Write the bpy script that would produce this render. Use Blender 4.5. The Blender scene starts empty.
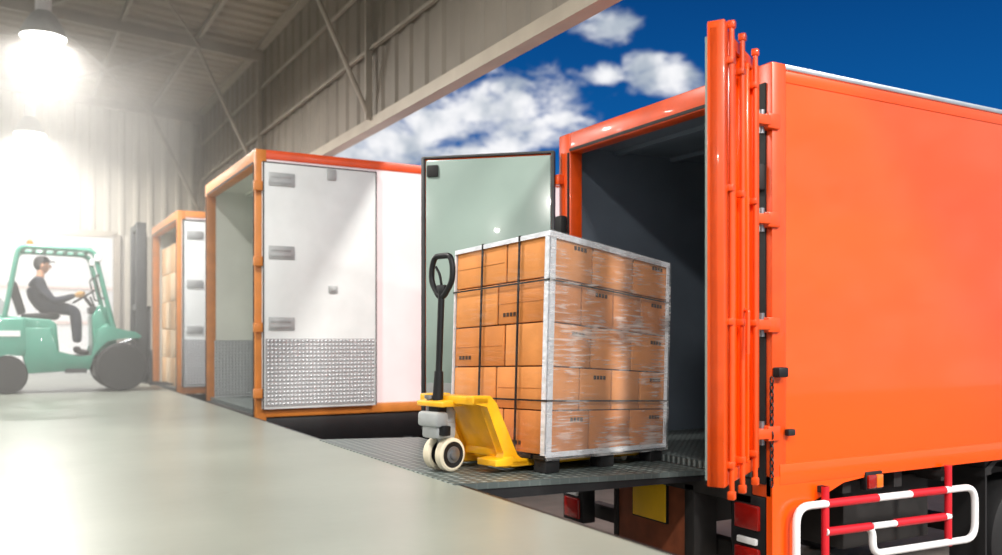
import bpy, bmesh, math, random
from mathutils import Vector, Matrix, Euler
random.seed(4)
S=bpy.context.scene
S.view_settings.view_transform='Standard'
COL=S.collection
PI=math.pi
CAMZ=.82
F=Vector((.491,.871,0)); R=Vector((.871,-.491,0))

# ---------------------------------------------------------------- materials
def lin(c):
    o=[]
    for v in c:
        v=v/255.0
        o.append(v/12.92 if v<=.04045 else ((v+.055)/1.055)**2.4)
    return (o[0],o[1],o[2],1)
def M(name,col,rough=.5,metal=0,var=0,scale=4,bump=0,bscale=40,stretch=(1,1,1),coat=0,emis=0,spec=.5,detail=5):
    m=bpy.data.materials.new(name); m.use_nodes=True
    nt=m.node_tree; b=nt.nodes['Principled BSDF']
    c=lin(col)
    b.inputs['Base Color'].default_value=c
    b.inputs['Roughness'].default_value=rough
    b.inputs['Metallic'].default_value=metal
    b.inputs['Coat Weight'].default_value=coat
    b.inputs['Specular IOR Level'].default_value=spec
    tc=nt.nodes.new('ShaderNodeTexCoord'); mp=nt.nodes.new('ShaderNodeMapping')
    mp.inputs['Scale'].default_value=stretch
    nt.links.new(tc.outputs['Object'],mp.inputs['Vector'])
    n=nt.nodes.new('ShaderNodeTexNoise'); n.inputs['Scale'].default_value=scale; n.inputs['Detail'].default_value=detail
    nt.links.new(mp.outputs['Vector'],n.inputs['Vector'])
    if var<=0: var=.04
    r=nt.nodes.new('ShaderNodeValToRGB')
    r.color_ramp.elements[0].position=.3; r.color_ramp.elements[1].position=.7
    r.color_ramp.elements[0].color=(c[0]*(1-var),c[1]*(1-var),c[2]*(1-var),1)
    r.color_ramp.elements[1].color=(min(1,c[0]*(1+var)),min(1,c[1]*(1+var)),min(1,c[2]*(1+var)),1)
    nt.links.new(n.outputs['Fac'],r.inputs['Fac'])
    nt.links.new(r.outputs['Color'],b.inputs['Base Color'])
    if bump:
        n2=nt.nodes.new('ShaderNodeTexNoise'); n2.inputs['Scale'].default_value=bscale
        nt.links.new(mp.outputs['Vector'],n2.inputs['Vector'])
        bp=nt.nodes.new('ShaderNodeBump'); bp.inputs['Strength'].default_value=bump; bp.inputs['Distance'].default_value=.02
        nt.links.new(n2.outputs['Fac'],bp.inputs['Height']); nt.links.new(bp.outputs['Normal'],b.inputs['Normal'])
    if emis:
        b.inputs['Emission Color'].default_value=c; b.inputs['Emission Strength'].default_value=emis
    return m
def tread(name,c1,c2,k,axes=('X','Y'),rough=.45,metal=.6):
    m=M(name,c1,rough,metal); nt=m.node_tree; b=nt.nodes['Principled BSDF']
    tc=nt.nodes.new('ShaderNodeTexCoord'); sp=nt.nodes.new('ShaderNodeSeparateXYZ')
    nt.links.new(tc.outputs['Object'],sp.inputs[0])
    def ma(op,a,bv):
        x=nt.nodes.new('ShaderNodeMath'); x.operation=op
        for i,v in enumerate((a,bv)):
            if v is None: continue
            if isinstance(v,(int,float)): x.inputs[i].default_value=v
            else: nt.links.new(v,x.inputs[i])
        return x.outputs[0]
    A=sp.outputs[axes[0]]; B=sp.outputs[axes[1]]
    s1=ma('SINE',ma('MULTIPLY',ma('ADD',A,B),k),None)
    s2=ma('SINE',ma('MULTIPLY',ma('SUBTRACT',A,B),k),None)
    h=ma('MAXIMUM',ma('MULTIPLY',s1,s2),0.0)
    bp=nt.nodes.new('ShaderNodeBump'); bp.inputs['Strength'].default_value=.8; bp.inputs['Distance'].default_value=.01
    nt.links.new(h,bp.inputs['Height']); nt.links.new(bp.outputs['Normal'],b.inputs['Normal'])
    mx=nt.nodes.new('ShaderNodeMix'); mx.data_type='RGBA'
    nt.links.new(h,mx.inputs['Factor']); mx.inputs[6].default_value=lin(c1); mx.inputs[7].default_value=lin(c2)
    nt.links.new(mx.outputs[2],b.inputs['Base Color'])
    return m
def wrapmat(name,lo,hi,stretch=(.8,.8,9)):
    m=bpy.data.materials.new(name); m.use_nodes=True; nt=m.node_tree
    b=nt.nodes['Principled BSDF']; out=nt.nodes['Material Output']
    b.inputs['Base Color'].default_value=(.97,.97,.98,1); b.inputs['Roughness'].default_value=.2; b.inputs['Coat Weight'].default_value=.5
    tr=nt.nodes.new('ShaderNodeBsdfTransparent'); mx=nt.nodes.new('ShaderNodeMixShader')
    tc=nt.nodes.new('ShaderNodeTexCoord'); mp=nt.nodes.new('ShaderNodeMapping'); mp.inputs['Scale'].default_value=stretch
    mp.inputs['Rotation'].default_value=(0,.25,0)
    n=nt.nodes.new('ShaderNodeTexNoise'); n.inputs['Scale'].default_value=7; n.inputs['Detail'].default_value=4; n.inputs['Distortion'].default_value=.1
    nt.links.new(tc.outputs['Object'],mp.inputs[0]); nt.links.new(mp.outputs[0],n.inputs['Vector'])
    n2=nt.nodes.new('ShaderNodeTexNoise'); n2.inputs['Scale'].default_value=3.0; nt.links.new(tc.outputs['Object'],n2.inputs['Vector'])
    ad=nt.nodes.new('ShaderNodeMath'); ad.operation='ADD'; nt.links.new(n.outputs['Fac'],ad.inputs[0]); nt.links.new(n2.outputs['Fac'],ad.inputs[1])
    mr=nt.nodes.new('ShaderNodeMapRange'); mr.inputs[1].default_value=1.0; mr.inputs[2].default_value=1.34; mr.inputs[3].default_value=lo; mr.inputs[4].default_value=hi
    nt.links.new(ad.outputs[0],mr.inputs[0]); nt.links.new(mr.outputs[0],mx.inputs[0])
    bp=nt.nodes.new('ShaderNodeBump'); bp.inputs['Strength'].default_value=.4; bp.inputs['Distance'].default_value=.02
    nt.links.new(n.outputs['Fac'],bp.inputs['Height']); nt.links.new(bp.outputs['Normal'],b.inputs['Normal'])
    nt.links.new(tr.outputs[0],mx.inputs[1]); nt.links.new(b.outputs[0],mx.inputs[2]); nt.links.new(mx.outputs[0],out.inputs['Surface'])
    return m

# ---------------------------------------------------------------- builders
def group(name,loc=(0,0,0),rot=(0,0,0),parent=None,local=False):
    e=bpy.data.objects.new(name,None); COL.objects.link(e); e.empty_display_size=.2
    mt=Matrix.Translation(Vector(loc)) @ Euler(rot).to_matrix().to_4x4()
    e.location=loc; e.rotation_euler=rot
    if parent is not None:
        e.parent=parent
        if not parent['loc']: e.matrix_parent_inverse=MW[parent.name].inverted(); MW[e.name]=mt
        else: MW[e.name]=MW[parent.name]@mt
    else: MW[e.name]=mt
    e['loc']=1 if local else 0
    return e
MW={}
def finish(name,bm,mat,par=None,smooth=False,sharp=40):
    me=bpy.data.meshes.new(name); 
    bmesh.ops.recalc_face_normals(bm,faces=bm.faces[:])
    bm.to_mesh(me); bm.free()
    o=bpy.data.objects.new(name,me); COL.objects.link(o)
    if mat: me.materials.append(mat)
    if smooth:
        for p in me.polygons: p.use_smooth=True
        try: me.set_sharp_from_angle(angle=math.radians(sharp))
        except Exception: pass
    if par is not None:
        o.parent=par
        if not par['loc']: o.matrix_parent_inverse=MW[par.name].inverted()
    return o
def box(name,a,b,mat,par=None,bev=0,mtx=None):
    bm=bmesh.new(); bmesh.ops.create_cube(bm,size=1)
    for v in bm.verts:
        v.co=Vector([(a[i]+b[i])/2+v.co[i]*(b[i]-a[i]) for i in range(3)])
    if bev:
        bev=min(bev,min(abs(b[i]-a[i]) for i in range(3))*.45)
        bmesh.ops.bevel(bm,geom=bm.edges[:],offset=bev,segments=2,affect='EDGES',profile=.5)
    if mtx is not None: bmesh.ops.transform(bm,matrix=mtx,verts=bm.verts[:])
    return finish(name,bm,mat,par,smooth=bool(bev))
def boxes(name,lst,mat,par=None,bev=0):
    bm=bmesh.new()
    for a,b in lst:
        r=bmesh.ops.create_cube(bm,size=1)
        for v in r['verts']:
            v.co=Vector([(a[i]+b[i])/2+v.co[i]*(b[i]-a[i]) for i in range(3)])
        if bev:
            es=set()
            for v in r['verts']:
                for e in v.link_edges: es.add(e)
            bmesh.ops.bevel(bm,geom=list(es),offset=bev,segments=2,affect='EDGES',profile=.5)
    return finish(name,bm,mat,par,smooth=bool(bev))
def prism(name,prof,axis,lo,hi,mat,par=None,bev=0):
    bm=bmesh.new()
    def P(u,v,w):
        return {'Y':(u,w,v),'X':(w,u,v),'Z':(u,v,w)}[axis]
    A=[bm.verts.new(P(u,v,lo)) for u,v in prof]; B=[bm.verts.new(P(u,v,hi)) for u,v in prof]
    bm.faces.new(A); bm.faces.new(B[::-1])
    n=len(prof)
    for i in range(n): bm.faces.new((A[i],A[(i+1)%n],B[(i+1)%n],B[i]))
    if bev: bmesh.ops.bevel(bm,geom=bm.edges[:],offset=bev,segments=2,affect='EDGES',profile=.5)
    return finish(name,bm,mat,par,smooth=bool(bev),sharp=50)
def lathe(name,prof,axis,c,mat,par=None,seg=36,mtx=None):
    bm=bmesh.new(); rings=[]
    for r,h in prof:
        ring=[]
        for i in range(seg):
            t=2*PI*i/seg; u=r*math.cos(t); v=r*math.sin(t)
            p={'Z':(u,v,h),'Y':(u,h,v),'X':(h,u,v)}[axis]
            ring.append(bm.verts.new(Vector(p)+Vector(c)))
        rings.append(ring)
    for k in range(len(rings)-1):
        for i in range(seg):
            bm.faces.new((rings[k][i],rings[k][(i+1)%seg],rings[k+1][(i+1)%seg],rings[k+1][i]))
    bm.faces.new(rings[0]); bm.faces.new(rings[-1][::-1])
    if mtx is not None: bmesh.ops.transform(bm,matrix=mtx,verts=bm.verts[:])
    return finish(name,bm,mat,par,smooth=True,sharp=35)
def rnd(pts,rad,n=4,closed=False):
    pts=[Vector(p) for p in pts]; out=[]; N=len(pts)
    for i,p in enumerate(pts):
        if not closed and i in (0,N-1): out.append(p); continue
        a=pts[i-1]; b=pts[(i+1)%N]
        d1=(a-p); d2=(b-p); r=min(rad,d1.length*.45,d2.length*.45)
        s=p+d1.normalized()*r; e=p+d2.normalized()*r
        for k in range(n+1):
            t=k/n; out.append(s*(1-t)**2+p*2*t*(1-t)+e*t*t)
    return out
def tube(name,pts,r,mat,par=None,seg=10,closed=False):
    pts=[Vector(p) for p in pts]; N=len(pts)
    rr=r if isinstance(r,(list,tuple)) else [r]*N
    bm=bmesh.new(); rings=[]; nrm=None
    for i,p in enumerate(pts):
        if closed: t=(pts[(i+1)%N]-pts[i-1])
        elif i==0: t=pts[1]-p
        elif i==N-1: t=p-pts[i-1]
        else: t=(pts[i+1]-p).normalized()+(p-pts[i-1]).normalized()
        t.normalize()
        if nrm is None:
            nrm=t.cross(Vector((0,0,1)) if abs(t.z)<.9 else Vector((1,0,0))).normalized()
        nrm=(nrm-t*nrm.dot(t)).normalized(); bn=t.cross(nrm)
        rings.append([bm.verts.new(p+(nrm*math.cos(2*PI*k/seg)+bn*math.sin(2*PI*k/seg))*rr[i]) for k in range(seg)])
    for i in range(N if closed else N-1):
        A=rings[i]; B=rings[(i+1)%N]
        for k in range(seg): bm.faces.new((A[k],A[(k+1)%seg],B[(k+1)%seg],B[k]))
    if not closed: bm.faces.new(rings[0][::-1]); bm.faces.new(rings[-1])
    return finish(name,bm,mat,par,smooth=True,sharp=60)
def ball(name,c,s,mat,par=None,fn=None,seg=24):
    bm=bmesh.new(); bmesh.ops.create_uvsphere(bm,u_segments=seg,v_segments=seg//2+4,radius=1)
    for v in bm.verts:
        q=v.co.copy()
        if fn: q=fn(q)
        v.co=Vector(c)+Vector((q.x*s[0],q.y*s[1],q.z*s[2]))
    return finish(name,bm,mat,par,smooth=True,sharp=80)

# ---------------------------------------------------------------- palette
orange=M('truck_orange_paint',(246,84,6),.24,0,.06,1.2,.14,1.6,(.35,1,1.8),coat=.5)
orange_d=M('orange_frame_paint',(216,74,14),.35,0,.12,6,coat=.3)
ochre=M('ochre_frame_paint',(200,122,48),.45,0,.12,6)
alu=M('aluminium_trim',(200,205,210),.35,.8,.08,9)
white_p=M('white_panel',(232,230,232),.45,0,.04,3)
door_w=M('white_door_panel',(216,221,223),.4,0,.06,3,.05,12)
pink_p=M('white_side_panel',(238,224,228),.45,0,.04,2)
green_in=M('pale_grey_liner',(214,218,210),.5,0,.06,2)
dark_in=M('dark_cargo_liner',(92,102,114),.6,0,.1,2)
door_in=M('sage_glossy_door_liner',(142,160,154),.22,0,.06,1.5,.05,2,coat=.4)
black=M('black_rubber',(22,22,24),.7,0,.15,12)
blackm=M('black_steel',(30,31,34),.45,.4,.15,9)
steel=M('brushed_steel',(150,152,156),.4,.9,.12,14)
hwsteel=M('door_hardware_grey',(168,172,174),.5,.2,.1,10)
chas=M('chassis_dark',(38,36,36),.7,.2,.2,6)
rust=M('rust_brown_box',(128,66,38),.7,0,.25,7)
yellow=M('jack_yellow_paint',(246,180,24),.35,0,.08,10,coat=.3)
plate_y=M('yellow_plate',(240,190,24),.5,0,.06,8)
cream=M('nylon_wheel_cream',(225,214,190),.5,0,.08,14)
redp=M('guard_red',(200,26,40),.4,0,.08,10)
whitep=M('guard_white',(235,236,238),.4,0,.05,10)
redl=M('red_lamp_lens',(150,18,12),.15,0,.1,30,coat=.6)
ambl=M('amber_lamp_lens',(240,110,20),.15,0,.1,30,coat=.6)
silver=M('silver_edge_film',(222,226,234),.3,.15,.10,18,.5,22)
card=M('cardboard_box',(212,138,72),.75,0,.10,5,.06,60)
card2=M('cardboard_box_darker',(196,122,58),.75,0,.10,5,.06,60)  # darker cardboard tone, spread over some of the cartons
tape=M('packing_tape',(176,112,58),.3,0,.05,9)
ink=M('printed_ink',(60,40,26),.7)
gapm=M('carton_seam_dark',(70,40,20),.9)
strap=M('black_strap',(20,20,24),.4)
wrapA=wrapmat('stretch_wrap_film',.12,.62)
wrapB=wrapmat('stretch_wrap_film_thin',.0,.07)
flgreen=M('forklift_green_paint',(64,140,120),.4,0,.08,5,coat=.2)
fldark=M('forklift_dark_steel',(62,64,66),.5,.3,.15,8)
diam=tread('diamond_plate_kick',(172,176,180),(198,202,206),75,('X','Z'))
levm=tread('tread_plate_deck',(84,94,94),(160,172,170),46,('X','Y'),.38,.3)
tfloor=tread('truck_floor_tread',(90,98,98),(150,158,158),60,('X','Y'),.45,.5)
skin=M('skin',(206,150,118),.5,0,.05,20)
cloth=M('navy_coverall',(36,40,54),.85,0,.15,30,.1,120)
glove=M('tan_glove',(226,178,112),.8,0,.1,30)
hair=M('black_hair_cap',(24,22,24),.7)
boot=M('boot_leather',(34,28,26),.6)
wallm=M('corrugated_wall_sheet',(126,118,108),.6,.1,.10,1.3,.03,8)
ceilm=M('ceiling_sheet',(146,136,122),.7,0,.10,1)
backm=M('back_wall_sheet',(176,170,158),.7,0,.08,1.2)
beamm=M('roof_steel_beam',(150,142,130),.55,.1,.1,4)
fascm=M('roof_fascia',(162,152,138),.5,.2,.08,3)
asph=M('yard_pavement',(138,132,124),.9,0,.15,3,.3,60)
yardm=M('yard_concrete',(236,236,230),.9,0,.05,1)
facadem=M('white_facade',(250,250,248),.8,0,.03,1)
floorm=M('polished_concrete',(134,139,130),.32,0,.16,.7,.04,14,detail=9)

# ---------------------------------------------------------------- building
DX=2.17; WX=4.0; YB=21.4; Y0=-5
fl=box('floor',(-9,Y0,-1.2),(DX,YB+.4,0),floorm)
dt=box('trim_1',(DX,Y0,-.16),(DX+.03,YB+.4,-.002),blackm)
box('ground_yard',(DX,-14,-1.32),(60,70,-1.2),asph)
box('ground_apron',(-40,YB+.4,-.3),(DX,70,-.01),yardm)

def corr(name,axis_run,r0,r1,h0,h1,plane,mat,depth=.035,period=.25,vertical=True,fn=None):
    bm=bmesh.new(); prof=[]; t=r0
    while t<r1:
        prof+= [(t,0),(t+period*.55,0),(t+period*.65,depth),(t+period*.9,depth)]
        t+=period
    prof.append((r1,0))
    lo=[];hi=[]
    for (u,d) in prof:
        lo.append(bm.verts.new(fn(u,d,0))); hi.append(bm.verts.new(fn(u,d,1)))
    for i in range(len(prof)-1): bm.faces.new((lo[i],lo[i+1],hi[i+1],hi[i]))
    o=finish(name,bm,mat)
    return o
ZE=5.9; ZW=3.36
def zc(x): return ZE+ (WX-x)*.06
corr('wall_right','Y',Y0,YB,0,0,0,wallm,.03,.42,fn=lambda u,d,k:(WX-d,u,ZW+.05+(ZE-ZW)*k))
corr('ceiling','Y',Y0,YB,0,0,0,ceilm,.05,.35,fn=lambda u,d,k:(WX if k==0 else -9,u,(zc(WX) if k==0 else zc(-9))-d))
bw=group('wall_back',(0,YB,0))
def bwsheet(nm,x0,x1,z0,z1):
    o=corr(nm,'X',x0,x1,0,0,0,backm,.04,.30,fn=lambda u,d,k:(u,YB-d,z0 if k==0 else z1))
    o.parent=bw; o.matrix_parent_inverse=MW['wall_back'].inverted(); return o
bwsheet('upper_sheet',-9,WX,3.05,6.9)
bwsheet('corner_sheet',2.25,WX,-1.2,3.05)
bwsheet('far_corner_sheet',-9,-7,0,3.05)
box('opening_header',(-7,YB-.1,2.98),(2.2,YB+.06,3.12),fascm,bw)
box('opening_jamb',(2.15,YB-.1,0),(2.28,YB+.06,3.05),fascm,bw)
corr('wall_left','Y',Y0,YB,0,0,0,backm,.04,.30,fn=lambda u,d,k:(-9+d,u,0 if k==0 else 6.7))
box('trim_2',(WX-.06,Y0,ZW),(WX+.10,YB,ZW+.13),fascm)
rf=group('roof_frame',(0,0,ZE))
YR=(-.1,5.0,10.25,15.5,20.7)
boxes('wall_posts',[((WX-.13,y-.025,ZW+.1),(WX-.05,y+.025,ZE)) for y in YR],beamm,rf)
boxes('girts',[((WX-.09,Y0,z),(WX-.045,YB,z+.04)) for z in (4.3,5.1)],beamm,rf)
boxes('eave_beam',[((WX-.16,Y0,ZE-.12),(WX-.02,YB,ZE-.04))],beamm,rf)
boxes('purlins',[((x-.03,Y0,zc(x)-.16),(x+.03,YB,zc(x)-.05)) for x in (2.9,1.7,.5,-.7,-1.9,-3.1,-4.3,-5.5,-6.7)],beamm,rf)
for i,y in enumerate(YR):
    prism('rafter_%d'%i,[(WX-.1,ZE-.32),(-9,zc(-9)-.32),(-9,zc(-9)-.15),(WX-.1,ZE-.15)],'Y',y-.04,y+.04,beamm,rf)
    tube('knee_brace_%d'%i,[(WX-.1,y,ZW+.18),(2.85,y,ZE-.2)],.032,beamm,rf,8)
    if i<4:
        y2=YR[i+1]
        tube('roof_brace_%d'%i,[(2.9,y,ZE-.2),(.5,y2,zc(.5)-.24)],.022,beamm,rf,6)
        tube('roof_brace_b%d'%i,[(.5,y,zc(.5)-.24),(2.9,y2,ZE-.2)],.022,beamm,rf,6)
nb=group('neighboring_warehouse',(0,34,0))
box('facade',(-30,34,-1.2),(8,40,6),facadem,nb)
boxes('facade_bands',[((-30,33.93,z),(8,34,z+.09)) for z in (1.2,2.4)],M('facade_band_pale',(240,214,204),.7),nb)

# high bay lamps: two visible, rows continued unseen, last added to brighten the cartons
lampw=M('lamp_glow',(255,250,240),.4,0,emis=14)
k=0
for (x,y,en) in ((.47,13.0,420),(.47,19.4,420),(.47,6.6,240),(.47,.3,290),(-4.5,13.0,420),(-4.5,6.6,280),(-4.5,.3,150),(-4.5,19.4,420),(2.9,-1.6,460)):
    g=group('high_bay_and_fill_lamp' if k==0 else 'high_bay_and_fill_lamp.%03d'%k,(x,y,4.7),local=True); k+=1
    lathe('reflector',[(.10,.34),(.16,.28),(.24,.14),(.29,.0),(.28,.0),(.22,.13),(.10,.26)],'Z',(0,0,0),hwsteel,g,28)
    lathe('gear_housing',[(.09,.34),(.10,.36),(.10,.56),(.07,.60)],'Z',(0,0,0),white_p,g,20)
    tube('hanger',[(0,0,.6),(0,0,zc(x)-4.7-.1)],.014,beamm,g,8)
    lathe('diffuser',[(.265,.03),(.27,.0),(.20,-.03),(.05,-.045)],'Z',(0,0,0),lampw,g,28)
    ld=bpy.data.lights.new('lamp_light','AREA'); ld.shape='DISK'; ld.size=.5; ld.energy=en; ld.color=(1,.96,.90)
    lo=bpy.data.objects.new('lamp_light',ld); COL.objects.link(lo); lo.parent=g; lo.location=(0,0,-.07)

# scattering volume added to imitate the hazy flare in the hall's far half
hz=bpy.data.materials.new('flare_haze'); hz.use_nodes=True; t=hz.node_tree
t.nodes.remove(t.nodes['Principled BSDF'])
vs=t.nodes.new('ShaderNodeVolumeScatter'); vs.inputs['Density'].default_value=.046; vs.inputs['Anisotropy'].default_value=.2; vs.inputs['Color'].default_value=(1,.985,.95,1)
t.links.new(vs.outputs[0],t.nodes['Material Output'].inputs['Volume'])
hb=box('haze',(-8.9,8.0,.01),(2.15,21.25,5.6),hz)

# ---------------------------------------------------------------- wheels, trucks
def wheel(par,c,r,w,hubmat,ns='wheel'):
    x,y,z=c
    lathe(ns+'_tyre',[(r*.58,-w/2),(r*.9,-w/2),(r*.98,-w*.42),(r,-w*.3),(r,w*.3),(r*.98,w*.42),(r*.9,w/2),(r*.58,w/2)],'Y',c,black,par,40)
    lathe(ns+'_rim',[(r*.60,-w*.44),(r*.56,-w*.5),(r*.5,-w*.3),(r*.3,-w*.25),(r*.26,-w*.5),(r*.12,-w*.52),(r*.1,w*.4),(r*.6,w*.44)],'Y',c,hubmat,par,32)
    boxes(ns+'_lug_nuts',[((x+math.cos(t)*r*.38-.015,y-w*.34,z+math.sin(t)*r*.38-.015),(x+math.cos(t)*r*.38+.015,y-w*.22,z+math.sin(t)*r*.38+.015)) for t in [i*PI/4 for i in range(8)]],steel,par)
def truck(name,xr,yn,yf,zb,zt,Ln,frame,side,liner,rail,flr,fr=.10,rh=.10):
    g=group(name,(xr+Ln/2,(yn+yf)/2,-1.2))
    x1=xr+Ln; T=.045
    box('side_panel_near',(xr+.08,yn,zb+.10),(x1,yn+T,zt-rh+.01),side,g)
    box('side_panel_far',(xr+.08,yf-T,zb+.10),(x1,yf,zt-rh+.01),side,g)
    box('front_panel',(x1-.05,yn+T,zb),(x1,yf-T,zt-.01),side,g)
    box('roof_panel',(xr+.08,yn+.02,zt-.06),(x1,yf-.02,zt-.02),side,g)
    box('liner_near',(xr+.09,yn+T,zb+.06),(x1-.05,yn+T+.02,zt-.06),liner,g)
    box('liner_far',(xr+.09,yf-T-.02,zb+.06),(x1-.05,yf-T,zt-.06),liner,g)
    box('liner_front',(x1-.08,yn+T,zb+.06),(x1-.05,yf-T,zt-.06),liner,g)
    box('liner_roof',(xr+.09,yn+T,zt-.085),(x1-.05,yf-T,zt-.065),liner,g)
    boxes('roof_bows',[((xr+.5+i*.6,yn+T+.02,zt-.12),(xr+.56+i*.6,yf-T-.02,zt-.085)) for i in range(int((Ln-.7)/.6))],liner,g)
    box('cargo_floor',(xr+.05,yn+.03,zb),(x1-.02,yf-.03,zb+.06),flr,g)
    for nm,y0,y1 in (('near',yn-.012,yn+T+.01),('far',yf-T-.01,yf+.012)):
        box('top_rail_'+nm,(xr+.06,y0,zt-rh),(x1,y1,zt),rail,g,.01)
        box('bottom_rail_'+nm,(xr+.06,y0,zb),(x1,y1,zb+.11),frame,g,.01)
    box('rear_post_near',(xr,yn-.015,zb-.08),(xr+.12,yn+fr,zt),frame,g,.012)
    box('rear_post_far',(xr,yf-fr,zb-.08),(xr+.12,yf+.015,zt),frame,g,.012)
    box('rear_header',(xr,yn+fr,zt-.16),(xr+.12,yf-fr,zt),frame,g,.012)
    box('rear_sill',(xr,yn+fr,zb-.14),(xr+.12,yf-fr,zb+.015),chas,g,.008)
    boxes('door_seal',[((xr-.008,yn+fr-.03,zb),(xr+.03,yn+fr-.01,zt-.16)),((xr-.008,yf-fr+.01,zb),(xr+.03,yf-fr+.03,zt-.16)),((xr-.008,yn+fr,zt-.15),(xr+.03,yf-fr,zt-.13))],black,g)
    ym=(yn+yf)/2
    boxes('chassis_rails',[((xr+.15,ym-.45,zb-.36),(x1+1.2,ym-.36,zb-.12)),((xr+.15,ym+.36,zb-.36),(x1+1.2,ym+.45,zb-.12))],chas,g)
    boxes('cross_members',[((xr+.2+i*.5,yn+.06,zb-.12),(xr+.28+i*.5,yf-.06,zb)) for i in range(int(Ln/.5))],chas,g)
    prism('cab_body',[(x1+.25,-.75),(x1+.25,zt-.35),(x1+.6,zt-.15),(x1+1.5,zt-.2),(x1+2.0,.65),(x1+2.1,.5),(x1+2.15,-.75)],'Y',yn+.05,yf-.05,frame,g,.04)
    prism('cab_side_window',[(x1+.8,.62),(x1+.8,zt-.5),(x1+1.42,zt-.5),(x1+1.85,.62)],'Y',yn+.035,yf-.035,blackm,g)
    prism('windscreen',[(x1+1.60,zt-.42),(x1+1.66,zt-.42),(x1+2.06,.68),(x1+2.0,.68)],'Y',yn+.2,yf-.2,blackm,g)
    box('bumper',(x1+2.05,yn+.03,-.85),(x1+2.25,yf-.03,-.5),frame,g,.03)
    return g,x1

OX,ON,OF,OB,OT=3.96,3.78,6.05,-.07,2.44
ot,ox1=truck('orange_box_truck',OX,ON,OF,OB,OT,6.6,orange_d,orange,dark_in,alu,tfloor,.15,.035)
box('side_upper_band',(OX+.1,ON-.006,OT-.11),(ox1,ON+.02,OT-.04),orange,ot,.005)
box('bottom_skin',(OX+.06,ON-.020,OB-.003),(ox1,ON+.01,OB+.12),orange,ot,.005)
prism('rear_corner_apron',[(OX,OB+.05),(OX,-.78),(OX+.17,-.78),(OX+.19,-.24),(OX+.42,-.17),(OX+.62,-.1),(OX+.9,-.075),(OX+.9,OB+.05)],'Y',ON-.017,ON+.03,orange,ot)
for x,zz in ((6.78,-.72),(ox1+1.1,-.72)):
    for yy in (ON+.22,OF-.22): wheel(ot,(x,yy,zz),.48,.28,hwsteel)
box('axle',(6.72,ON+.2,-.78),(6.84,OF-.2,-.66),chas,ot)
box('tool_box',(4.9,ON+.25,-.62),(5.8,ON+.7,-.16),chas,ot,.02)
box('mud_flap',(6.2,ON+.08,-.95),(6.22,ON+.36,-.12),black,ot)
prism('wheel_arch',[(6.15,-.2),(6.3,-.1),(7.3,-.1),(7.45,-.2),(7.45,-.14),(7.3,-.06),(6.3,-.06),(6.15,-.14)],'Y',ON+.05,ON+.4,black,ot)
box('under_run_bar',(OX+.22,ON+.1,-.66),(OX+.32,OF-.1,-.54),chas,ot,.01)
boxes('bar_brackets',[((OX+.22,y,-.6),(OX+.30,y+.08,-.1)) for y in (4.25,5.45)],chas,ot)
box('tail_lift_housing',(OX+.03,4.56,-.70),(OX+.21,5.30,-.16),rust,ot,.015)
boxes('housing_side_bars',[((OX+.0,4.44,-.70),(OX+.20,4.54,-.16)),((OX+.02,5.30,-.68),(OX+.18,5.35,-.16))],chas,ot,.01)
box('yellow_plate',(OX+.005,4.74,-.47),(OX+.03,5.10,-.20),plate_y,ot,.004)
box('plate_border',(OX+.012,4.73,-.48),(OX+.029,5.11,-.19),blackm,ot)
for nm,y in (('near',3.84),('far',5.74)):
    box('tail_lamp_case_'+nm,(OX+.0,y-.02,-.66),(OX+.12,y+.26,-.15),blackm,ot,.01)
    box('tail_lamp_red_'+nm,(OX-.02,y+.02,-.63),(OX+.03,y+.22,-.47),redl,ot,.01)
    box('tail_lamp_white_'+nm,(OX-.02,y+.04,-.45),(OX+.03,y+.20,-.41),whitep,ot,.008)
    box('tail_lamp_red_top_'+nm,(OX-.02,y+.02,-.36),(OX+.03,y+.22,-.21),redl,ot,.01)
box('striped_board',(OX+.15,6.05,-.5),(OX+.17,6.32,-.15),redp,ot)
boxes('striped_board_white',[((OX+.14,6.05,-.45),(OX+.15,6.32,-.39)),((OX+.14,6.05,-.33),(OX+.15,6.32,-.27)),((OX+.14,6.05,-.21),(OX+.15,6.32,-.17))],whitep,ot)
box('side_marker_case',(4.77,ON-.03,-.17),(4.93,ON+.02,-.05),blackm,ot,.008)
box('side_marker_lens',(4.78,ON-.045,-.155),(4.855,ON-.02,-.07),redl,ot,.006)
box('side_marker_lens_amber',(4.86,ON-.045,-.155),(4.92,ON-.02,-.07),ambl,ot,.006)
box('door_holdback',(OX+.0,ON-.07,.57),(OX+.08,ON-.015,.63),blackm,ot,.01)
boxes('holdback_stud',[((OX+.1,ON-.05,.22),(OX+.16,ON-.016,.26))],black,ot,.008)
for i in range(16):
    z=.55-i*.04
    pts=[(OX-.02+(.012*math.cos(t) if i%2 else 0),ON-.03+(0 if i%2 else .012*math.cos(t)),z+.026*math.sin(t)) for t in [j*PI/4 for j in range(8)]]
    tube('chain_link_%d'%i,pts,.0045,blackm,ot,6,True)
boxes('post_dark_gap',[((OX-.012,ON+.03,OB),(OX+.0,ON+.10,OT-.12))],black,ot)
for z in (2.08,1.50,.88,.24):
    boxes('hinge_%d'%int(z*10),[((OX-.05,ON-.035,z-.045),(OX+.05,ON+.09,z+.045)),((OX-.16,ON-.04,z-.03),(OX-.03,ON+.03,z+.03))],orange_d,ot,.008)
    lathe('hinge_pin_%d'%int(z*10),[(.018,-.07),(.018,.07)],'Z',(OX-.05,ON+.02,z),steel,ot,12)
    box('far_hinge_%d'%int(z*10),(OX-.05,OF-.06,z-.04),(OX+.04,OF+.04,z+.04),orange_d,ot,.008)
box('rubber_stop_near',(OX-.06,ON+.03,1.68),(OX-.0,ON+.12,1.84),black,ot,.015)
box('rubber_stop_far',(OX-.07,OF-.12,1.62),(OX+.0,OF-.02,1.78),black,ot,.02)
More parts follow.
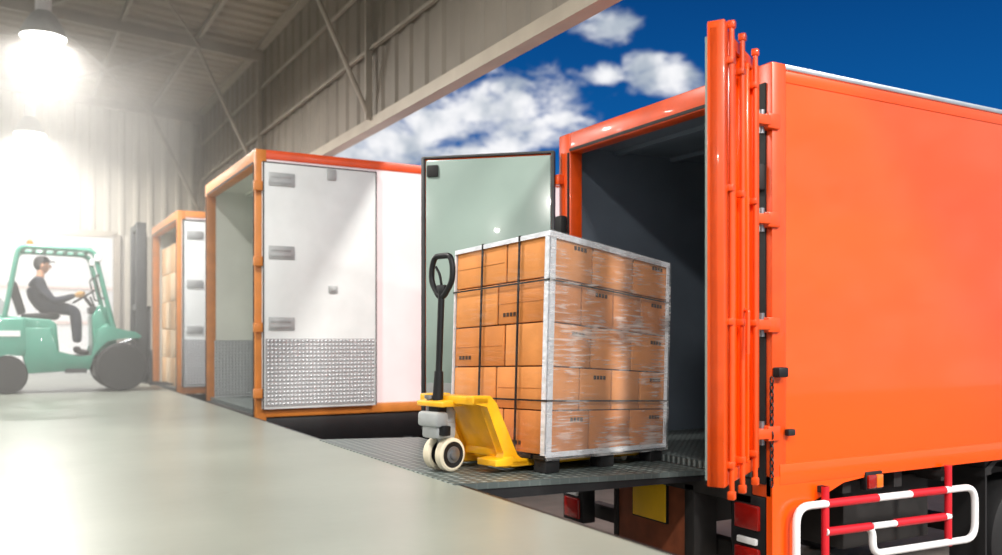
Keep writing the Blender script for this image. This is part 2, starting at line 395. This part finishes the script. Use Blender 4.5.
dn=group('rear_door_near',(OX-.12,ON-.02,0),(0,0,math.radians(211.5)),ot,True)
DW=.81
box('panel',(.03,-.06,.05),(DW,-.01,2.38),orange,dn,.006)
boxes('frame_flanges',[((.03,-.07,.05),(.08,.015,2.38)),((DW-.07,-.07,.05),(DW,.02,2.41)),((.08,-.01,2.32),(DW-.07,.012,2.38)),((.08,-.01,.05),(DW-.07,.012,.12))],orange_d,dn,.006)
boxes('panel_ribs',[((x,-.01,.12),(x+.035,.022,2.32)) for x in (.16,.29,.41,.59,.69)],orange,dn,.006)
for i,x in enumerate((.22,.51,.73)):
    tube('lock_rod_%d'%i,[(x,.035,.01),(x,.035,2.40)],.014,orange_d,dn,12)
    boxes('rod_guides_%d'%i,[((x-.026,-.0,z),(x+.026,.05,z+.035)) for z in (.14,.87,1.55,2.20)],orange_d,dn,.006)
    boxes('rod_cams_%d'%i,[((x-.02,.015,-.02),(x+.02,.055,.025)),((x-.02,.015,2.38),(x+.02,.055,2.42))],orange_d,dn,.008)
tube('lock_handle',rnd([(.51,.05,.95),(.53,.07,.95),(.54,.07,.72)],.02),.011,orange_d,dn,8)
box('inner_liner',(.05,-.085,.08),(DW-.02,-.06,2.34),door_in,dn)
d0=Vector((OX-.04,OF-.02)); d1=Vector((3.08,6.80)); ang=math.atan2(d1.y-d0.y,d1.x-d0.x); DL=(d1-d0).length
df=group('rear_door_far',(d0.x,d0.y,0),(0,0,ang),ot,True)
box('panel',(.02,-.05,.03),(DL,-.01,2.31),orange,df,.006)
box('liner',(.05,-.01,.06),(DL-.03,.012,2.28),door_in,df,.004)
boxes('edge_frame',[((.02,-.05,.03),(.045,.02,2.31)),((DL-.02,-.05,.03),(DL+.01,.02,2.31)),((.02,-.05,2.295),(DL,.02,2.315)),((.02,-.05,.02),(DL,.02,.06))],fldark,df,.004)
boxes('corner_pad',[((DL-.14,.01,2.14),(DL-.04,.03,2.24))],black,df,.01)
boxes('liner_kick',[((.06,.012,.07),(DL-.04,.016,.42))],hwsteel,df)
for i,x in enumerate((.3,.8)): tube('lock_rod_%d'%i,[(x,-.085,-.05),(x,-.085,2.27)],.016,orange_d,df,10)

YG=ON-.07
sg=group('striped_side_guard',(5.1,YG,-.4),parent=ot)
top=rnd([(4.10,YG,-.86),(4.10,YG,-.20),(5.84,YG,-.225),(5.84,YG,-.58),(4.78,YG,-.56),(4.78,YG,-.385),(4.35,YG,-.375)],.11,6)
tube('white_loop',top,.024,whitep,sg,12)
def seg(nm,x0,x1,z0,z1,m): tube(nm,[(x0,YG,z0),(x1,YG,z1)],.027,m,sg,12)
seg('red_top_a',4.36,4.82,-.204,-.210,redp); seg('red_top_b',5.15,5.5,-.214,-.22,redp)
seg('red_mid',4.36,4.76,-.375,-.385,redp)
tube('mid_bar',[(4.78,YG,-.385),(5.56,YG,-.40)],.021,whitep,sg,12); seg('red_mid_b',5.0,5.5,-.388,-.398,redp)
tube('red_post_a',[(4.36,YG+.01,-.10),(4.36,YG+.01,-.86)],.024,redp,sg,12)
tube('red_post_b',[(5.56,YG+.01,-.06),(5.56,YG+.01,-.60)],.024,redp,sg,12)
boxes('mount_arms',[((4.34,YG,-.14),(4.38,ON+.5,-.1)),((5.54,YG,-.14),(5.58,ON+.5,-.1))],chas,sg)

# --- white truck (second bay)
WXR,WN,WF,WB,WT=2.34,9.47,12.1,-.06,2.80
wt,wx1=truck('white_box_truck',WXR,WN,WF,WB,WT,7.0,ochre,pink_p,green_in,orange_d,tfloor,.075)
for x in (5.7,wx1+1.1):
    for yy in (WN+.22,WF-.22): wheel(wt,(x,yy,-.74),.46,.28,whitep)
boxes('liner_far_kick',[((WXR+.1,WF-.085,0),(wx1-.1,WF-.065,.75))],diam,wt)
box('side_skirt',(WXR+.05,WN+.02,-.36),(WXR+2.6,WN+.10,-.07),blackm,wt,.01)
box('rear_bumper',(WXR+.02,WN+.05,-.45),(WXR+.12,WF-.05,-.2),blackm,wt,.01)
wd=group('rear_door',(WXR+.06,WN-.03,0),(0,0,0),wt,True)
box('panel',(0,-.055,.03),(1.28,-.0,2.66),door_w,wd,.01)
boxes('gasket',[((.0,-.062,.03),(.012,-.05,2.66)),((1.268,-.062,.03),(1.28,-.05,2.66)),((0,-.062,2.65),(1.28,-.05,2.66))],fldark,wd)
boxes('kick_plate',[((.03,-.064,.06),(1.25,-.055,.78))],diam,wd)
boxes('hinge_plates',[((.06,-.068,z-.07),(.34,-.055,z+.07)) for z in (2.48,1.70,.94)],hwsteel,wd,.006)
boxes('hinge_straps',[((.08,-.074,z-.045),(.30,-.067,z-.015)) for z in (2.48,1.70,.94)]+[((.08,-.074,z+.015),(.30,-.067,z+.045)) for z in (2.48,1.70,.94)],hwsteel,wd,.003)
boxes('latches',[((.70,-.070,2.52),(.80,-.055,2.64)),((.72,-.070,1.28),(.82,-.055,1.36)),((.74,-.08,1.30),(.80,-.07,1.34))],hwsteel,wd,.004)
boxes('door_hinges_on_post',[((-.09,-.05,z-.05),(.02,.0,z+.05)) for z in (2.4,1.6,.9,.2)],ochre,wd,.006)
wd2=group('rear_door_far',(WXR+.06,WF+.03,0),(0,0,0),wt,True)
box('panel',(0,0,.03),(1.28,.055,2.66),door_w,wd2,.01)

# --- third truck
TXR,TN,TF,TB,TT=2.32,14.15,16.75,-.08,2.72
tt,tx1=truck('delivery_box_truck',TXR,TN,TF,TB,TT,7.0,ochre,pink_p,green_in,ochre,tfloor,.08)
for x in (5.7,tx1+1.1):
    for yy in (TN+.22,TF-.22): wheel(tt,(x,yy,-.74),.46,.28,whitep)
td=group('rear_door',(TXR+.06,TN-.03,0),(0,0,0),tt,True)
box('panel',(0,-.055,.03),(1.25,0,2.58),door_w,td,.01)
boxes('hinge_plates',[((.06,-.068,z-.06),(.30,-.055,z+.06)) for z in (2.35,1.60,.90)],hwsteel,td,.006)
boxes('gasket',[((.0,-.062,.03),(.02,-.05,2.58)),((0,-.062,2.56),(1.25,-.05,2.58))],fldark,td)
box('kick_plate',(.03,-.064,.06),(1.22,-.055,.75),diam,td)
cardp=M('pale_carton',(218,192,160),.8,0,.08,5)
cardq=M('tan_carton',(208,168,124),.8,0,.08,5)
L1=[];L2=[]
for i in range(4):
    for j in range(5):
        for kk in range(5):
            lo=(2.46+i*.5,14.28+j*.465,-.02+kk*.47); hi=(lo[0]+.48,lo[1]+.45,lo[2]+.46)
            (L1 if (i+j+kk)%2 else L2).append((lo,hi))
g=group('carton_stack',(3.6,15.4,-.02),parent=tt)
boxes('cartons',L1,cardp,g,.008); boxes('cartons_b',L2,cardq,g,.008)

# ---------------------------------------------------------------- dock leveler
lv=group('dock_leveler',(3.0,5.5,0))
prism('tread_deck',[(DX-.02,.006),(OX+.02,-.055),(OX+.02,-.085),(DX-.02,-.03)],'Y',4.33,5.98,levm,lv)
prism('tread_deck_wide',[(DX-.02,.006),(3.0,-.0235),(3.0,-.055),(DX-.02,-.03)],'Y',5.98,6.70,levm,lv)
prism('side_beam_near',[(DX+.05,-.03),(OX-.03,-.088),(OX-.03,-.12),(DX+.05,-.10)],'Y',4.34,4.38,blackm,lv)
boxes('under_ribs',[((DX+.05,y,-.16),(OX-.08,y+.05,-.085)) for y in (4.7,5.1,5.5,5.9)],blackm,lv)
db=group('dock_bumper',(DX+.08,4.1,-.4)); box('rubber_block',(DX+.03,3.95,-.6),(DX+.13,4.2,-.2),black,db,.01)
db=group('dock_bumper.001',(DX+.08,6.9,-.4)); box('rubber_block',(DX+.03,6.8,-.6),(DX+.13,7.05,-.2),black,db,.01)

# ---------------------------------------------------------------- pallet load
aang=math.atan2(.27,.963)
C=Vector((2.83,4.49,-.015))
def frame_grp(name): 
    return group(name,C,(0,math.radians(2.1),aang),None,True)
LX,LY=1.25,.84
pl=frame_grp('palletized_carton_load')
boxes('pallet_feet',[((x,y,.0),(x+.13,y+.1,.085)) for x in (.02,.56,1.10) for y in (0.01,.37,.73)],black,pl,.008)
boxes('pallet_deck',[((0,y,.085),(LX,y+.1,.108)) for y in (0,.12,.24,.36,.48,.60,.72)]+[((x,0,.075),(x+.09,LY,.086)) for x in (.02,.58,1.15)],blackm,pl)
z0=.11; hh=.27; A=[];B=[];tapes=[];inks=[]
for r in range(5):
    z=z0+r*hh
    ny=[(0,.44),(.44,LY)] if r%2 else [(0,.37),(.37,LY)]
    nx=[0,.42,.85,LX] if r%2==0 else [0,.32,.64,.95,LX]
    for i in range(len(nx)-1):
        for j,(ya,yb) in enumerate(ny):
            g_=.005
            bb=((nx[i]+g_+.003,ya+g_+.003,z+.004),(nx[i+1]-g_,yb-g_,z+hh-.004))
            (A if (i*3+j+r)%3 else B).append(bb)
            if i==0:
                if (r+j)%2: tapes.append(((.0055,ya+.02,z+hh*.496),(.0078,yb-.02,z+hh*.504)))
                if (r+j)%3==0:
                    for q in range(4): inks.append(((.005,yb-.07-q*.03,z+.05),(.0072,yb-.05-q*.03,z+.075)))
            if j==0:
                if (r+i)%2==0:
                    for q in range(4): inks.append(((nx[i+1]-.09-q*.032,.004,z+.2),(nx[i+1]-.068-q*.032,.0072,z+.225)))
boxes('cartons',A,card,pl,.006); boxes('cartons_darker',B,card2,pl,.006)
ZT=z0+5*hh
boxes('seam_core',[((.02,.02,z0+.01),(LX-.02,LY-.02,ZT-.01))],gapm,pl)
boxes('carton_tape',tapes,tape,pl); boxes('carton_print',inks,ink,pl)
boxes('corner_protectors',[((-.006,-.006,z0),(.05,.002,ZT)),((-.006,-.006,z0),(.002,.035,ZT)),((LX-.025,-.006,z0),(LX+.006,.002,ZT)),((LX,-.006,z0),(LX+.006,.04,ZT)),
   ((-.006,-.008,ZT-.03),(LX+.006,.0,ZT+.006)),((-.008,-.006,ZT-.022),(.0,LY+.006,ZT+.006)),((-.006,-.006,ZT),(LX+.006,LY+.006,ZT+.008)),((-.006,LY,z0),(.03,LY+.006,ZT)),
   ((.0,-.008,z0-.012),(LX,.0,z0+.02))],silver,pl)
st=[]
for y in (.25,.58): st.append(((-.010,y-.007,z0-.02),(-.003,y+.007,ZT+.012))); st.append(((-.01,y-.007,ZT+.006),(LX+.01,y+.007,ZT+.013))); st.append(((LX+.004,y-.007,z0-.02),(LX+.011,y+.007,ZT+.012)))
for z in (ZT-.29,z0+.33): 
    st.append(((-.011,-.011,z-.005),(LX+.011,-.0075,z+.006))); st.append(((-.011,-.011,z-.005),(-.0075,LY+.01,z+.006)))
    st.append(((LX+.0075,-.011,z-.005),(LX+.011,LY+.01,z+.006))); st.append(((-.011,LY+.0075,z-.005),(LX+.011,LY+.011,z+.006)))
boxes('straps',st,strap,pl)
def filmgrid(nm,fn,nu,nv,mat):
    bm=bmesh.new(); V=[[bm.verts.new(fn(i/nu,j/nv)) for j in range(nv+1)] for i in range(nu+1)]
    for i in range(nu):
        for j in range(nv): bm.faces.new((V[i][j],V[i+1][j],V[i+1][j+1],V[i][j+1]))
    return finish(nm,bm,mat,pl,True,90)
filmgrid('stretch_film_front',lambda u,v:(u*(LX+.02)-.01,-.016-.003*math.sin(u*37+v*11)*math.sin(v*23-u*9),z0-.03+v*(ZT-z0+.04)),50,50,wrapA)
filmgrid('stretch_film_end',lambda u,v:(LX+.016,u*LY,z0-.02+v*(ZT-z0+.03)),10,10,wrapA)
filmgrid('stretch_film_back',lambda u,v:(u*LX,LY+.014,z0-.02+v*(ZT-z0+.03)),10,10,wrapA)
filmgrid('stretch_film_side',lambda u,v:(-.014,u*LY,z0-.02+v*(ZT-z0+.03)),20,20,wrapB)
for o in pl.children:
    for v in o.data.vertices:
        if v.co.z>.1: v.co.z=.1+(v.co.z-.1)*(1-.06*v.co.x/LX-.05*v.co.y/LY)

# ---------------------------------------------------------------- pallet jack
pj=group('pallet_jack',C+Vector((.963,.27,0))*.075-Vector((0,0,.002)),(0,math.radians(2.1),aang),None,True)
cy=.46
for nm,y0 in (('near',.15),('far',.51)):
    prism('fork_'+nm,[(-.20,.035),(1.08,.035),(1.14,.045),(1.08,.07),(-.20,.075)],'Y',y0,y0+.16,yellow,pj,.006)
    prism('fork_heel_'+nm,[(-.52,.465),(-.375,.465),(-.32,.42),(-.14,.10),(-.08,.075),(-.08,.03),(-.24,.03),(-.27,.09),(-.25,.12),(-.40,.405),(-.52,.415)],'Y',y0+.02,y0+.08,yellow,pj,.006)
    prism('heel_foot_'+nm,[(-.34,.085),(-.34,.045),(.0,.035),(.0,.078),(-.16,.08),(-.2,.10)],'Y',y0,y0+.16,yellow,pj,.006)
    lathe('load_roller_'+nm,[(.033,-.05),(.035,-.04),(.035,.04),(.033,.05)],'Y',(.95,y0+.08,.035),cream,pj,20)
box('cross_plate',(-.52,.17,.41),(-.39,.65,.46),yellow,pj,.01)
prism('heel_web',[(-.40,.43),(-.37,.43),(-.20,.13),(-.23,.13)],'Y',.22,.60,yellow,pj)
boxes('lower_cross_tube',[((-.24,.2,.09),(-.19,.62,.14))],yellow,pj,.01)
prism('nose_plate',[(-.60,.42),(-.46,.44),(-.36,.45),(-.36,.41),(-.46,.395),(-.60,.39)],'Y',.34,.58,yellow,pj,.006)
WXJ=-.475
for nm,y in (('a',.405),('b',.515)):
    lathe('steer_wheel_'+nm,[(.045,-.028),(.088,-.03),(.10,-.022),(.102,0),(.10,.022),(.088,.03),(.045,.028)],'Y',(WXJ,y,.105),cream,pj,36)
    lathe('wheel_hub_'+nm,[(.05,-.022),(.05,-.032),(.03,-.034),(.028,-.044),(.012,-.046),(.012,.046),(.03,.034),(.05,.022)],'Y',(WXJ,y,.105),steel,pj,24)
    lathe('wheel_ring_'+nm,[(.074,-.031),(.078,-.0325),(.078,.0325),(.074,.031)],'Y',(WXJ,y,.105),blackm,pj,30)
tube('wheel_axle',[(WXJ,.36,.105),(WXJ,.56,.105)],.014,steel,pj,12)
box('fork_yoke',(-.52,.435,.14),(-.42,.485,.26),steel,pj,.012)
lathe('pump_cylinder',[(.05,.2),(.052,.24),(.052,.36),(.038,.38),(.03,.40)],'Z',(-.46,cy,0),hwsteel,pj,24)
box('pump_body',(-.60,cy-.07,.20),(-.44,cy+.07,.30),hwsteel,pj,.02)
box('pump_block',(-.62,cy-.09,.27),(-.52,cy+.09,.36),hwsteel,pj,.02)
lathe('pump_piston',[(.018,.36),(.018,.43),(.03,.435),(.03,.455)],'Z',(-.56,cy+.05,0),steel,pj,16)
box('pump_side_valve',(-.58,cy-.11,.22),(-.52,cy-.065,.28),blackm,pj,.008)
box('handle_knuckle',(-.575,cy-.05,.34),(-.50,cy+.05,.42),blackm,pj,.015)
tube('handle_socket',[(-.535,cy,.38),(-.533,cy,.60)],[.036,.027],blackm,pj,16)
tube('handle_shaft',[(-.535,cy,.5),(-.53,cy,1.08)],.02,blackm,pj,16)
HX=-.53
ring=rnd([(HX,cy-.022,1.05),(HX,cy-.095,1.14),(HX,cy-.095,1.23),(HX,cy-.07,1.295),(HX,cy+.07,1.295),(HX,cy+.095,1.23),(HX,cy+.095,1.14),(HX,cy+.022,1.05)],.05,5,True)
tube('handle_loop',ring,.018,blackm,pj,12,True)
box('loop_brace',(HX-.012,cy-.04,1.05),(HX+.012,cy+.04,1.12),blackm,pj,.008)
tube('release_lever',rnd([(HX,cy+.0,1.11),(HX-.015,cy+.0,1.18),(HX-.02,cy+.035,1.23)],.03),.008,blackm,pj,8)
tube('handle_linkage',[(-.53,cy-.03,.42),(-.50,cy-.03,.30)],.006,steel,pj,8)

# ---------------------------------------------------------------- forklift (local, heading +x)
fk=group('forklift',(.9,14.5,0),(0,0,0),None,True)
prism('counterweight',[(-1.30,.34),(-1.36,.62),(-1.30,.95),(-1.10,1.06),(-.62,1.06),(-.60,.62),(-.62,.5),(-.72,.56),(-.84,.58),(-.98,.54),(-1.1,.40),(-1.12,.3)],'Y',-.53,.53,flgreen,fk,.03)
prism('engine_hood',[(-1.05,1.04),(-.98,1.10),(-.30,1.04),(-.22,.98),(-.18,.52),(-.62,.5),(-.62,1.04)],'Y',-.38,.38,flgreen,fk,.02)
SB=[(-.66,.92),(-.30,.92),(-.22,.58),(.06,.50),(.24,.52),(.30,.90),(.42,.98),(.52,.92),(.82,.86),(.9,.80),(.86,.76),(.62,.78),(.42,.74),(.26,.56),(.20,.32),(-.58,.28),(-.64,.5)]
prism('side_body',SB,'Y',-.52,-.38,flgreen,fk,.012)
prism('side_body_far',SB,'Y',.38,.52,flgreen,fk,.012)
box('floor_plate',(-.25,-.40,.47),(.42,.40,.53),fldark,fk)
prism('front_cowl',[(.26,.5),(.24,1.10),(.34,1.26),(.48,1.20),(.56,.80),(.60,.5)],'Y',-.40,.40,flgreen,fk,.02)
box('dashboard',(.22,-.28,1.14),(.36,.28,1.24),fldark,fk,.02)
boxes('front_axle_block',[((.30,-.36,.2),(.85,.36,.5))],fldark,fk,.02)
boxes('step',[((-.12,-.54,.28),(.16,-.40,.34)),((-.12,.40,.28),(.16,.54,.34))],fldark,fk)
boxes('name_stripe',[((-1.05,-.536,.80),(-.68,-.531,.88))],whitep,fk)
for nm,y in (('near',-.46),('far',.46)):
    tube('guard_frame_'+nm,rnd([(.52,y,.92),(.26,y,2.04),(-.70,y,2.06),(-.88,y,1.02)],.12,6),.035,flgreen,fk,10)
    tube('grab_handle_'+nm,rnd([(.40,y-.03,1.35),(.34,y-.03,1.35),(.27,y-.03,1.65),(.33,y-.03,1.7)],.03),.013,fldark,fk,8)
boxes('guard_slats',[((x,-.46,2.045),(x+.05,.46,2.075)) for x in (-.66,-.52,-.38,-.24,-.10,.04,.18)],flgreen,fk)
boxes('head_lamps',[((.26,-.52,1.88),(.36,-.40,1.98)),((.26,.40,1.88),(.36,.52,1.98))],whitep,fk,.02)
lathe('beacon',[(.05,2.075),(.05,2.12),(.04,2.18),(.01,2.20)],'Z',(-.55,0,0),ambl,fk,16)
prism('seat_cushion',[(-.66,1.06),(-.66,1.12),(-.22,1.15),(-.16,1.10),(-.20,1.04)],'Y',-.24,.24,black,fk,.02)
prism('seat_back',[(-.70,1.10),(-.84,1.55),(-.79,1.60),(-.72,1.57),(-.60,1.14)],'Y',-.23,.23,black,fk,.02)
tube('gas_cylinder',[(-1.0,-.3,1.22),(-1.0,.3,1.22)],.14,hwsteel,fk,20)
tube('steering_column',[(.30,0,1.2),(.17,0,1.38)],.025,blackm,fk,10)
SC=Vector((.16,0,1.39)); sn=Vector((-.55,0,.83)).normalized(); su=Vector((0,1,0)); sv=sn.cross(su)
rim=[SC+su*.17*math.cos(t)+sv*.17*math.sin(t) for t in [i*2*PI/28 for i in range(28)]]
tube('steering_rim',rim,.014,black,fk,8,True)
for i in range(3):
    t=i*2*PI/3+.5; tube('steering_spoke_%d'%i,[SC,SC+su*.17*math.cos(t)+sv*.17*math.sin(t)],.009,black,fk,6)
for i,y in enumerate((-.22,-.28,-.34)): tube('lever_%d'%i,[(.30,y,1.18),(.22,y,1.38)],.008,black,fk,6); 
def fwheel(n,c,r,w):
    lathe('%s_tyre'%n,[(r*.5,-w/2),(r*.92,-w/2),(r,-w*.36),(r,w*.36),(r*.92,w/2),(r*.5,w/2)],'Y',c,black,fk,36)
    lathe('%s_rim'%n,[(r*.52,-w*.46),(r*.48,-w*.46),(r*.42,-w*.25),(r*.2,-w*.2),(r*.18,-w*.42),(r*.05,-w*.44),(r*.05,w*.4),(r*.52,w*.46)],'Y',c,fldark,fk,28)
fwheel('front_left',(.62,-.45,.35),.35,.24); fwheel('front_right',(.62,.45,.35),.35,.24)
fwheel('rear_left',(-.84,-.43,.26),.26,.18); fwheel('rear_right',(-.84,.43,.26),.26,.18)
boxes('mast_outer',[((.84,y,.10),(.98,y+.07,2.50)) for y in (-.36,.29)],fldark,fk,.006)
boxes('mast_inner',[((.90,y,.12),(1.0,y+.05,2.36)) for y in (-.28,.23)],blackm,fk,.004)
boxes('mast_crossbars',[((.86,-.36,z),(.90,.36,z+.09)) for z in (.3,1.2,2.41)],fldark,fk)
tube('lift_cylinder',[(.93,-.12,.15),(.93,-.12,2.1)],.04,steel,fk,12)
tube('lift_cylinder_b',[(.93,.12,.15),(.93,.12,2.1)],.04,steel,fk,12)
boxes('carriage',[((1.0,-.46,z),(1.04,.46,z+.10)) for z in (.14,.48)]+[((1.0,x-.02,.14),(1.03,x+.02,1.25)) for x in (-.44,-.2,0,.2,.44)]+[((1.0,-.46,1.21),(1.03,.46,1.25))],fldark,fk)
for y in (-.30,.20): prism('fork_%d'%int(y*10),[(1.04,.06),(1.04,.60),(1.08,.60),(1.08,.10),(1.38,.08),(1.38,.06)],'Y',y,y+.10,fldark,fk)
tube('tilt_cylinder',[(.5,-.3,.62),(.9,-.3,.8)],.035,steel,fk,10)

# ---------------------------------------------------------------- driver
dr=group('forklift_driver',(.9,14.5,0),(0,0,0),None,True)
def skinobj(name,verts,edges,radii,mat,par,sub=2):
    me=bpy.data.meshes.new(name); me.from_pydata(verts,edges,[])
    o=bpy.data.objects.new(name,me); COL.objects.link(o); me.materials.append(mat)
    o.parent=par
    sk=o.modifiers.new('Skin','SKIN'); sk.use_smooth_shade=True
    d=me.skin_vertices[0].data
    for i,r in enumerate(radii): d[i].radius=(r if isinstance(r,tuple) else (r,r)); d[i].use_root=(i==0)
    s=o.modifiers.new('Sub','SUBSURF'); s.levels=sub; s.render_levels=sub
    return o
V=[(-.46,0,1.24),(-.47,0,1.36),(-.46,0,1.50),(-.43,0,1.60),(-.42,0,1.68)]
Rr=[(.17,.15),(.165,.145),(.19,.15),(.14,.12),(.06,.06)]
E=[(0,1),(1,2),(2,3),(3,4)]
def add(p,r,pa): V.append(p); Rr.append(r); E.append((pa,len(V)-1)); return len(V)-1
for s in (-1,1):
    a=add((-.44,s*.18,1.58),.080,3); b=add((-.38,s*.25,1.46),.070,a); c=add((-.26,s*.27,1.31),.058,b)
    d=add((-.10,s*.23,1.35),.048,c); add((.03,s*.18,1.40),.036,d)
    a=add((-.36,s*.10,1.22),.11,0); b=add((-.16,s*.14,1.22),.10,a); c=add((.04,s*.16,1.17),.082,b)
    d=add((.06,s*.16,.95),.070,c); e=add((.07,s*.16,.70),.052,d); 
skinobj('coverall',V,E,Rr,cloth,dr)
for s in (-1,1):
    skinobj('boot_%d'%s,[(.06,s*.16,.66),(.06,s*.16,.58),(.14,s*.165,.57),(.22,s*.17,.56)],[(0,1),(1,2),(2,3)],[.05,.052,.046,.034],boot,dr)
    hc=Vector((.085,s*.165,1.415))
    ball('palm_%d'%s,hc,(.045,.022,.038),glove,dr,seg=16)
    for f in range(4):
        o=Vector((.03-.004*f,s*.004,.028-.019*f)); p=hc+o; ln=(.9,1,.95,.75)[f]
        tube('finger_%d_%d'%(s,f),[p,p+Vector((.034*ln,s*.008,.006)),p+Vector((.05*ln,-s*.014,.0)),p+Vector((.038*ln,-s*.032,-.004))],[.0095,.009,.0085,.007],glove,dr,8)
    tube('thumb_%d'%s,[hc+Vector((-.015,-s*.01,.025)),hc+Vector((.01,-s*.03,.04)),hc+Vector((.035,-s*.035,.036))],[.012,.010,.008],glove,dr,8)
HC=Vector((-.39,0,1.83))
tube('neck',[(-.42,0,1.66),(-.405,0,1.76)],[.055,.052],skin,dr,16)
def hf(q):
    q=q.copy()
    if q.z<0: q.x=q.x*(1+q.z*.18)+(-q.z)*.10; q.y*=(1+q.z*.34)
    return q
ball('head',HC,(.098,.078,.122),skin,dr,hf,28)
ball('nose',HC+Vector((.103,0,-.012)),(.02,.013,.024),skin,dr,seg=12)
for s in (-1,1):
    ball('eye_%d'%s,HC+Vector((.083,s*.032,.012)),(.014,.014,.010),whitep,dr,seg=12)
    ball('pupil_%d'%s,HC+Vector((.095,s*.032,.012)),(.004,.006,.006),ink,dr,seg=10)
    box('brow_%d'%s,HC+Vector((.086,s*.032-.018,.03)),HC+Vector((.096,s*.032+.018,.037)),hair,dr,.002)
    ball('ear_%d'%s,HC+Vector((-.005,s*.079,.0)),(.02,.010,.030),skin,dr,seg=12)
box('mouth',HC+Vector((.088,-.024,-.056)),HC+Vector((.099,.024,-.047)),M('lips',(160,84,76),.5),dr,.003)
def hairf(q):
    q=q.copy()
    if q.z<-.15 and q.x>-.1: q.z=-.15
    if q.x>.55 and q.z<.35: q.x=.55
    return q
ball('hair',HC+Vector((-.018,0,.026)),(.098,.085,.112),hair,dr,hairf,24)
ball('cap',HC+Vector((-.004,0,.06)),(.106,.088,.085),hair,dr,lambda q:Vector((q.x,q.y,max(q.z,-.15))),24)
prism('cap_brim',[(.06,-.07),(.14,-.055),(.17,0),(.14,.055),(.06,.07)],'Z',HC.z+.052,HC.z+.062,hair,dr)
bpy.data.objects['cap_brim'].location=(HC.x,0,0)

# ---------------------------------------------------------------- world
w=bpy.data.worlds.new('World'); S.world=w; w.use_nodes=True; nt=w.node_tree
bg=nt.nodes['Background']
tc=nt.nodes.new('ShaderNodeTexCoord'); D=tc.outputs['Generated']
def vm(op,a,b=None,out=0):
    x=nt.nodes.new('ShaderNodeVectorMath'); x.operation=op
    nt.links.new(a,x.inputs[0])
    if b is not None: x.inputs[1].default_value=b
    return x.outputs['Value'] if op in('DISTANCE','DOT_PRODUCT') else x.outputs[0]
def mt(op,a,b=None):
    x=nt.nodes.new('ShaderNodeMath'); x.operation=op
    for i,v in enumerate((a,b)):
        if v is None: continue
        if isinstance(v,(int,float)): x.inputs[i].default_value=v
        else: nt.links.new(v,x.inputs[i])
    return x.outputs[0]
def mr(v,a,b,c,d,smooth=True):
    x=nt.nodes.new('ShaderNodeMapRange'); 
    if smooth: x.interpolation_type='SMOOTHSTEP'
    nt.links.new(v,x.inputs[0])
    for i,q in enumerate((a,b,c,d)): x.inputs[i+1].default_value=q
    return x.outputs[0]
KZ=Vector((1,1,1.7))
DS=vm('MULTIPLY',D,KZ)
cur=None
for (px,py,r) in ((350,160,.15),(400,145,.17),(455,122,.18),(510,112,.18),(555,106,.13),(480,150,.16),(606,26,.08),(585,8,.06),(668,76,.09),(648,60,.06),(602,75,.05)):
    d=(F+R*((px-501)/885)+Vector((0,0,(335-py)/885))).normalized()
    c=Vector((d.x,d.y,d.z*1.7))
    b=mr(vm('DISTANCE',DS,c),0,r,1,0)
    cur=b if cur is None else mt('MAXIMUM',cur,b)
back=mr(vm('DOT_PRODUCT',D,(-.25,-.97,0)),-.45,.25,0,1)  # unseen cloud cover added behind the camera to whiten ambient light
cur=mt('MAXIMUM',cur,back)
n=nt.nodes.new('ShaderNodeTexNoise'); n.inputs['Scale'].default_value=16; n.inputs['Detail'].default_value=13; n.inputs['Roughness'].default_value=.64; n.inputs['Distortion'].default_value=.3
nt.links.new(vm('MULTIPLY',D,(1,1,1.9)),n.inputs['Vector'])
fac=mr(mt('ADD',n.outputs['Fac'],mt('MULTIPLY',mt('SUBTRACT',cur,.5),.50)),.50,.76,0,1)
sp=nt.nodes.new('ShaderNodeSeparateXYZ'); nt.links.new(D,sp.inputs[0])
g1=nt.nodes.new('ShaderNodeValToRGB'); nt.links.new(sp.outputs['Z'],g1.inputs[0])
cr=g1.color_ramp; cr.elements[0].position=0; cr.elements[0].color=lin((96,160,210)); cr.elements[1].position=.42; cr.elements[1].color=lin((4,52,112))
e=cr.elements.new(.2); e.color=lin((14,92,164))
n3=nt.nodes.new('ShaderNodeTexNoise'); n3.inputs['Scale'].default_value=22; n3.inputs['Detail'].default_value=6; nt.links.new(D,n3.inputs['Vector'])
cc=nt.nodes.new('ShaderNodeMix'); cc.data_type='RGBA'; nt.links.new(mr(n3.outputs['Fac'],.35,.65,0,1),cc.inputs['Factor'])
cc.inputs[6].default_value=(.44,.50,.58,1); cc.inputs[7].default_value=(.98,.98,1,1)
mx=nt.nodes.new('ShaderNodeMix'); mx.data_type='RGBA'
nt.links.new(fac,mx.inputs['Factor']); nt.links.new(g1.outputs[0],mx.inputs[6]); nt.links.new(cc.outputs[2],mx.inputs[7])
nt.links.new(mx.outputs[2],bg.inputs['Color']); bg.inputs['Strength'].default_value=1.0

sun=bpy.data.lights.new('sun','SUN'); sun.energy=3.0; sun.angle=math.radians(6); sun.color=(1,.95,.87)
so=bpy.data.objects.new('sun',sun); COL.objects.link(so); so.location=(8,-8,12)
so.rotation_euler=(-Vector((.30,-.75,.58))).to_track_quat('-Z','Y').to_euler()

cam=bpy.data.cameras.new('camera'); co=bpy.data.objects.new('camera',cam); COL.objects.link(co)
co.location=(0,0,CAMZ); co.rotation_euler=(PI/2,0,-math.atan2(.491,.871)); cam.lens=31.8; cam.sensor_width=36
cam.shift_y=57.5/1002; cam.clip_start=.05; cam.clip_end=300
cam.dof.use_dof=True; cam.dof.focus_distance=5.8; cam.dof.aperture_fstop=1.1
S.camera=co
